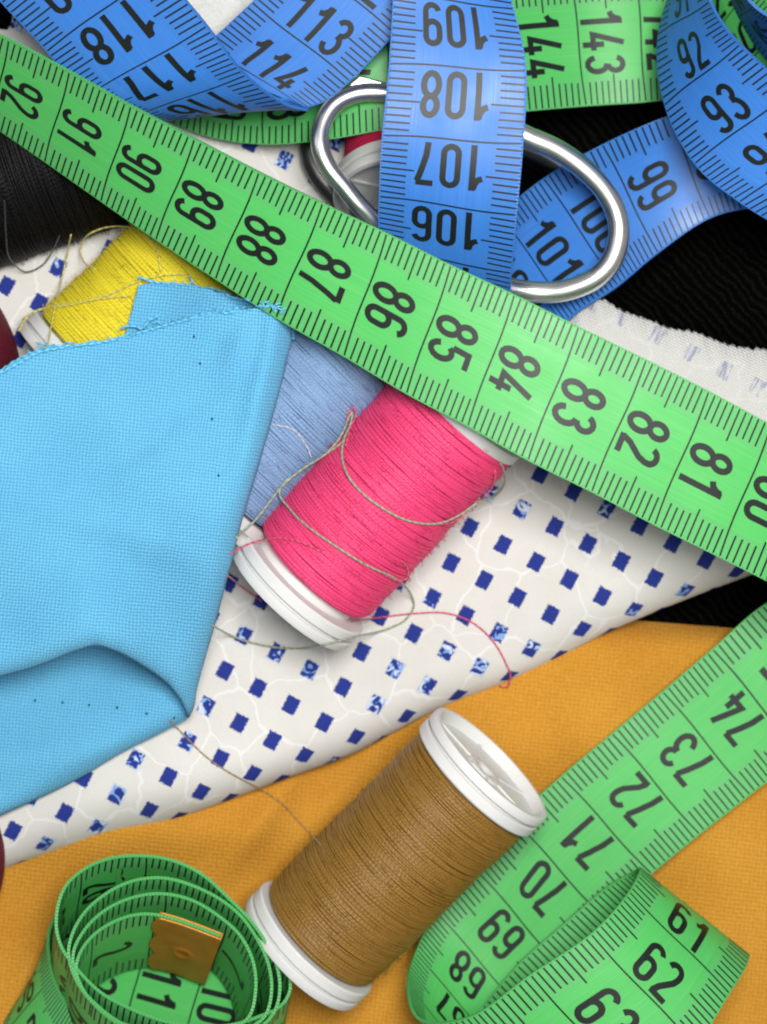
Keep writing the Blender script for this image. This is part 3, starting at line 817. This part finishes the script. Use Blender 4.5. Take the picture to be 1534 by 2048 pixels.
# coil at the bottom left: rim positions from the brass end outwards
rimpts = [(441, 1872), (400, 1856), (345, 1837), (304, 1828), (262, 1831), (222, 1846), (187, 1870), (163, 1900), (152, 1935), (170, 1985), (215, 2030), (290, 2062), (380, 2072), (450, 2062), (497, 2035),
          (511, 1985), (508, 1930), (484, 1876), (432, 1828), (378, 1798), (313, 1787), (261, 1796), (209, 1821), (168, 1861), (147, 1903), (152, 1955), (205, 2020), (290, 2068), (390, 2082), (475, 2065), (530, 2032),
          (543, 1985), (536, 1925), (514, 1877), (482, 1832), (443, 1800), (400, 1777), (313, 1755), (261, 1763), (209, 1789), (169, 1825), (146, 1864), (137, 1903), (150, 1955), (200, 2020), (290, 2072), (400, 2090), (500, 2068), (548, 2025),
          (560, 1970), (550, 1921), (527, 1877), (497, 1836), (456, 1795), (403, 1748), (339, 1719), (274, 1711), (222, 1716), (167, 1739), (130, 1774), (115, 1817), (113, 1857), (124, 1896), (151, 1934), (209, 1990), (261, 2017), (321, 2040), (395, 2052), (470, 2048), (522, 2031),
          (561, 2012), (577, 1990), (581, 1967), (571, 1940), (550, 1928), (525, 1886), (494, 1844), (453, 1803), (403, 1758), (339, 1730), (274, 1723), (235, 1730)]
def coil():
    pts = resample([Vector(p) for p in rimpts], 220); st = []; n = 0; prev = None
    last = None
    for i, p in enumerate(pts):
        c = Vector((345, 1920)); d = p-c; an = math.atan2(-d.y, d.x)       # 0 = right, 90 = top
        zr = 2.25-.25*sstep(185, 219, i)*1.0
        right = max(0, math.cos(an)); north = max(0, math.sin(an)); south = max(0, -math.sin(an)); lft = max(0, -math.cos(an))
        off = Vector((-16, 98))+Vector((-20, -8))*right**1.5*sstep(150, 90, i)+Vector((6, 16))*lft+Vector((-10, 22))*south
        zb = .62 if i < 190 else .45
        w = P(p.x, p.y, zr)
        if prev is not None: n += (w-prev).length
        prev = w
        st.append((n, (p.x, p.y, zr), (p.x+off.x, p.y+off.y, zb)))
    return st
coil_st = coil(); coil_s = Strand(coil_st); coil_len = coil_s.n1
floor_s = Strand([(9.15, (533, 1897, .5), (458, 2142, .35)), (10, (424, 1870, .52), (360, 2118, .35)), (11, (305, 1838, .52), (243, 2083, .35)), (12, (187, 1810, .52), (125, 2058, .35)), (12.25, (160, 1803, .5), (100, 2053, .35))])
flare = Strand([(33, (150, 1800, .9), (205, 1880, .12)), (34, (110, 1835, 1.0), (128, 1905, .12)), (35, (96, 1885, 1.1), (58, 1975, .1)), (36, (108, 1955, 1.2), (-2, 2080, .1)), (37, (137, 2012, 1.25), (10, 2215, .1)), (38, (185, 2075, 1.25), (120, 2290, .1)), (39, (270, 2130, 1.2), (250, 2350, .1))])
build_tape('strap', [(main, 0), (back, 0), (side, 0), (coil_s, 0), (floor_s, 0), (flare, 0)], M['tape_green'], gt)
# brass end piece, folded over the end of the tape
def brass():
    vs, fs = [], []
    NS, NVv = 40, 60
    def edge(v):            # scalloped inner edge
        return .93+.10*abs(math.sin(v*math.pi*3))
    for face in (1, -1):
        b = len(vs)
        for j in range(NVv+1):
            v = j/NVv; ne = edge(v)
            for i in range(NS+1):
                n = -.03+(ne+.03)*i/NS
                nn = max(n, 0); q = coil_s.at(nn, v*1.0-.0); N = coil_s.frame(nn+.05, v)
                tdir = (coil_s.at(.05, v)-coil_s.at(0, v)).normalized()
                q = q+tdir*(n-nn)
                ring = math.hypot(n-.48, (v-.52)*2); em = .035*math.exp(-((ring-.15)/.04)**2)
                vs.append(q+N*face*(TH/2+.035+(em if face > 0 else 0)))
        for j in range(NVv):
            for i in range(NS):
                k = b+j*(NS+1)+i; q = (k, k+NS+1, k+NS+2, k+1); fs.append(q if face > 0 else q[::-1])
    K = (NS+1)*(NVv+1)
    for j in range(NVv):     # closed fold at the end
        a = j*(NS+1); fs.append((a, K+a, K+a+NS+1, a+NS+1))
    return vs, fs
vs, fs = brass()
o = mesh('brass_end', vs, fs, M['brass'], gt)
md = o.modifiers.new('thick', 'SOLIDIFY'); md.thickness = .03; md.offset = 1

# blue tape
b_top = Strand([
    (102.9, (945, 590, .8), (960, 800, 1.4)), (102, (935, 500, .65), (1083, 705, 1.5)), (101, (1000, 430, .65), (1147, 632, 1.5)), (100, (1088, 357, .8), (1236, 573, 1.45)), (99, (1206, 289, 1.1), (1316, 507, 1.45)), (98, (1338, 231, 1.6), (1420, 437, 1.5)),
    (97, (1468, 195, 1.7), (1525, 414, 1.6)), (96, (1600, 180, 1.6), (1640, 410, 1.5)), (95.2, (1700, 175, 1.5), (1730, 405, 1.4))])
b_vert = Strand([
    (103.3, (985, 740, 1.5), (775, 690, 1.5)), (104, (1013, 640, 2.0), (764, 585, 1.9)), (105, (1024, 545, 2.75), (757, 492, 2.6)), (106, (1034, 430, 3.25), (758, 391, 3.1)), (107, (1047, 288, 3.5), (764, 270, 3.4)), (108, (1053, 143, 3.6), (778, 127, 3.5)),
    (109, (1028, 20, 3.5), (786, -14, 3.5)), (110, (985, -95, 3.2), (790, -150, 3.6)), (111, (940, -190, 2.8), (795, -290, 3.6)), (111.8, (900, -270, 2.5), (800, -390, 3.4))])
b_loop = Strand([
    (121, (15, -390, 3.2), (-180, -200, 2.6)), (120, (112, -285, 3.5), (-85, -95, 2.8)), (119, (215, -172, 3.7), (4, 6, 2.9)), (118, (318, -62, 3.85), (94, 103, 3.0)), (117, (416, 52, 3.9), (166, 196, 3.0)), (116.4, (462, 115, 3.8), (215, 222, 2.95)), (116, (492, 149, 3.65), (262, 232, 2.85)),
    (115.6, (530, 182, 3.45), (310, 238, 2.7)), (115.2, (576, 210, 3.15), (360, 236, 2.5)), (114.9, (606, 218, 2.95), (400, 215, 2.4)), (114.5, (618, 219, 2.8), (410, 160, 2.4)), (114, (612, 218, 2.7), (418, 92, 2.5)), (113.5, (655, 200, 2.72), (458, 48, 2.6)),
    (113, (701, 162, 2.8), (504, 5, 2.7)), (112, (791, 68, 2.95), (592, -95, 2.85)), (111, (880, -30, 3.0), (690, -190, 2.9)), (110, (960, -130, 3.0), (780, -290, 2.9))])
b_right = Strand([
    (95, (1590, 470, 3.0), (1795, 370, 3.9)), (94, (1478, 403, 3.15), (1690, 272, 4.0)), (93, (1390, 328, 2.9), (1585, 180, 3.95)), (92, (1331, 211, 2.4), (1482, 89, 3.75)), (91.5, (1317, 140, 2.1), (1448, 50, 3.65)), (91, (1318, 70, 1.85), (1422, 4, 3.5)),
    (90.5, (1335, 5, 1.7), (1402, -60, 3.4)), (90, (1360, -60, 1.7), (1400, -130, 3.4)), (89, (1430, -190, 1.8), (1440, -230, 3.5))])
b_corner = Strand([(82, (1400, -200, 1.6), (1440, -170, 3.4)), (83, (1440, -70, 1.6), (1466, -60, 3.4)), (84, (1480, 35, 1.6), (1508, 10, 3.4)), (85, (1540, 125, 1.6), (1580, 50, 3.5)), (86, (1640, 200, 1.6), (1690, 80, 3.5))])
build_tape('strap', [(b_top, 0), (b_vert, 0), (b_loop, 0), (b_right, 0), (b_corner, 0)], M['tape_blue'], bt)

# ---------------------------------------------------------------- scissors handle
sc = empty('scissors', 'silver scissors with oval finger loop passing under the blue and green tapes', 'scissors')
ring = [(640, 292, 2.55), (645, 248, 2.5), (670, 208, 2.45), (715, 187, 2.4), (772, 186, 2.35), (860, 198, 2.3), (960, 228, 2.25), (1051, 272, 2.2), (1110, 298, 2.15), (1162, 333, 2.1), (1206, 377, 2.05), (1232, 425, 2.0), (1238, 470, 2.0), (1224, 520, 2.0), (1188, 558, 2.0),
        (1130, 581, 2.05), (1070, 584, 2.1), (1000, 572, 2.0), (920, 545, 1.95), (840, 505, 2.0), (780, 470, 2.2), (725, 418, 2.4), (688, 374, 2.5), (656, 334, 2.55)]
def ring_mesh(name, pts, mat, r0, r1, dx=0, dy=0, dz=0, flat=.9):
    q = [P(x+dx, y+dy, z+dz) for x, y, z in pts]; q2 = []
    n = len(q)
    for i in range(n):
        p0, p1, p2, p3 = q[i-1], q[i], q[(i+1) % n], q[(i+2) % n]
        for k in range(6):
            u = k/6; q2.append(.5*((2*p1)+(p2-p0)*u+(2*p0-5*p1+4*p2-p3)*u*u+(3*p1-p0-3*p2+p3)*u**3))
    rads = []
    for p in q2:
        rads.append(r0+(r1-r0)*sstep(-1.2, 2.6, p.x))
    vs, fs, uv = tube_geo(q2, 0, 20, True, rads, flat)
    return mesh(name, vs, fs, mat, sc, uvs=uv)
ring_mesh('finger_loop', ring, M['chrome'], .132, .158)
o = ring_mesh('finger_loop', ring, M['shaded_metal'], .15, .15, -20, 16, -1.4); 
# flat shank joining the loop
pl = [(676, 196), (700, 166), (719, 150), (775, 165), (880, 190), (1000, 232), (1056, 256), (1056, 272), (960, 232), (860, 202), (772, 190), (715, 190)]
pl3 = [P(x, y, 2.42-.0004*(x-700)) for x, y in pl]; n = len(pl3)
vs = pl3+[p-Vector((0, 0, .2)) for p in pl3]
fs = [tuple(range(n))[::-1], tuple(range(n, 2*n))]+[(i, (i+1) % n, n+(i+1) % n, n+i) for i in range(n)]
o = mesh('shank', vs, fs, M['chrome'], sc, smooth=False, uvs=[(v.x, v.y) for v in vs])
md = o.modifiers.new('bev', 'BEVEL'); md.width = .03; md.segments = 3

# ---------------------------------------------------------------- loose threads laid on what is below them
bpy.context.view_layer.update()
dg = bpy.context.evaluated_depsgraph_get()
def drop(px, py, lift):
    o = Vector((0, 0, H)); d = (P(px, py, 0)-o).normalized()
    ok, loc, nrm, idx, ob, mx = S.ray_cast(dg, o, d)
    z = loc.z if ok else 0
    return z
def thread(name, pts, rad, mat, parent=None, lift=.02, wob=1.0, smooth=40, taper=True):
    """pts (px, py[, extra height]) - follows the surface but bridges dips like a stiff thread"""
    p2 = [Vector((p[0], p[1], p[2] if len(p) > 2 else 0)) for p in pts]
    L = sum((b-a).length for a, b in zip(p2, p2[1:])); n = max(12, int(L/4))
    q = resample(p2, n)
    ph = random.uniform(0, 9)
    for i, p in enumerate(q): p.x += wob*math.sin(i*.17+ph); p.y += wob*math.cos(i*.13+ph)
    zs = [drop(p.x, p.y, lift) for p in q]
    raw = list(zs)
    for _ in range(smooth):
        zs = [max(raw[i], (zs[max(i-1, 0)]+zs[i]+zs[min(i+1, n-1)])/3) for i in range(n)]
    w = [P(p.x, p.y, z+lift+rad+p.z) for p, z in zip(q, zs)]
    vs, fs, uv = tube_geo(w, rad, 6, False)
    return mesh(name, vs, fs, mat, parent, uvs=uv)
PI_ = pink.matrix_world.inverted()
def reparent(o, e):
    o.parent = e; o.matrix_parent_inverse = e.matrix_world.inverted(); return o
r = .0165
g1 = thread('loose_thread', [(474, 1076), (505, 1045), (560, 978), (610, 935), (655, 903), (688, 862), (700, 832), (704, 826), (700, 850), (688, 876), (684, 905), (692, 940), (722, 985), (770, 1020), (826, 1043), (880, 1046), (925, 1028), (960, 1003), (990, 990), (1008, 966), (1007, 938), (1002, 925)], r, M['s_green'])
tag(g1, 'grey green loose thread looping over the upper half of the pink spool', 'thread')
g2 = thread('loose_thread', [(690, 880), (655, 905), (600, 945), (566, 968), (558, 985), (577, 1015), (622, 1058), (690, 1105), (745, 1135), (790, 1158), (818, 1184), (828, 1212), (815, 1236), (780, 1255), (720, 1272), (660, 1287), (590, 1296), (510, 1288), (455, 1268), (425, 1250)], r*.95, M['s_green'])
tag(g2, 'grey green loose thread round the lower half of the pink spool onto the dotted fabric', 'thread')
for pts in ([(462, 1106), (490, 1090), (530, 1080), (580, 1080), (620, 1092), (640, 1102)],
            [(870, 1050), (905, 1046), (945, 1012), (975, 985), (990, 955), (990, 940)],
            [(803, 1120), (815, 1140), (813, 1157), (795, 1162), (772, 1152)],
            [(702, 1243), (760, 1236), (830, 1226), (890, 1226), (945, 1246), (985, 1282), (1012, 1325), (1022, 1352), (1014, 1375), (998, 1373)],
            [(455, 1152), (490, 1178), (524, 1202)],
            [(690, 892), (700, 860), (712, 826), (708, 815), (699, 822), (694, 850)]):
    reparent(thread('loose_thread', pts, r*.75, M['s_pink']), pink)
reparent(thread('loose_thread', [(340, 1440), (365, 1466), (410, 1512), (470, 1552), (520, 1578), (570, 1612), (605, 1652), (640, 1690)], r*.65, M['s_tan'], smooth=2), brown)
for pts in ([(143, 470), (134, 510), (118, 575), (106, 640), (92, 700)],
            [(190, 538), (172, 530), (161, 508), (168, 480), (200, 458), (245, 452), (285, 464), (312, 495), (321, 545)],
            [(38, 662), (55, 632), (95, 614), (160, 606), (215, 590), (265, 566), (320, 552), (370, 549)],
            [(45, 640), (80, 618), (120, 612), (190, 600), (262, 592)]):
    reparent(thread('loose_thread', pts, r*.75, M['s_yellow'], lift=.03), yellow)
reparent(thread('loose_thread', [(8, 400), (12, 470), (22, 520), (50, 543), (80, 532), (105, 503), (120, 472)], r*.65, M['s_black'], lift=.05), blk)
reparent(thread('loose_thread', [(545, 850), (590, 862), (606, 880), (618, 902), (621, 914)], r*.5, M['s_white']), sky)
# frayed yarns of the blue cloth
fr = [[(0, 742), (30, 722), (62, 706), (95, 694), (110, 690)], [(72, 684), (90, 690), (125, 692), (165, 688), (200, 682)], [(-10, 752), (30, 730), (80, 704), (130, 694)], [(240, 656), (262, 652), (285, 656), (300, 640), (316, 633)],
      [(275, 553), (300, 562), (340, 567)], [(378, 550), (384, 562), (400, 575)], [(220, 680), (290, 662), (370, 640), (430, 626), (480, 617), (520, 613), (545, 612)], [(360, 643), (420, 625), (470, 620), (478, 606)],
      [(140, 693), (210, 683), (270, 668)], [(410, 574), (440, 582), (462, 594), (500, 600)]]
for i in range(26):
    x = random.uniform(20, 570); yb = hermite([p[0] for p in top[2:]], [float(p[1]) for p in top[2:]])(x)
    fr.append([(x, yb+3), (x+random.uniform(-8, 8), yb-2), (x+random.uniform(-16, 16), yb-random.uniform(3, 9))])
for i in range(18):
    x = random.uniform(290, 560); yb = hermite([p[0] for p in ctop], [float(p[1]) for p in ctop])(x)
    fr.append([(x, yb+3), (x+random.uniform(-6, 6), yb-1), (x+random.uniform(-12, 12), yb-random.uniform(2, 8))])
vs, fs, uv = [], [], []
for f in fr:
    L = sum(math.hypot(b[0]-a[0], b[1]-a[1]) for a, b in zip(f, f[1:]))
    q = resample([Vector(p) for p in f], max(5, int(L/3)))
    w = [P(p.x, p.y+1.0*math.sin(i*1.1), max(drop(p.x, p.y, 0), 2.42)+.04) for i, p in enumerate(q)]
    a, b, c = tube_geo(w, .018 if L > 40 else .011, 5)
    k = len(vs); vs += a; uv += c; fs += [tuple(x+k for x in ff) for ff in b]
o = mesh('frayed_yarns', vs, fs, M['s_blue'], bc, uvs=uv)
# row of needle holes in the lower layer
hole_mat = NT('needle_hole').set(Base_Color=(.01, .05, .10), Roughness=1.0)
for (x, y) in [(70, 1401), (125, 1405), (178, 1410), (234, 1415), (293, 1427), (348, 1435), (388, 673), (400, 727), (424, 838), (437, 951)]:
    z = drop(x, y, 0)+.006; n = 8
    mesh('needle_hole', [P(x+2.4*math.cos(2*math.pi*a/n)*(1+.3*math.sin(6*math.pi*a/n)), y+3.2*math.sin(2*math.pi*a/n), z) for a in range(n)], [tuple(range(n))], hole_mat, bc, smooth=False)
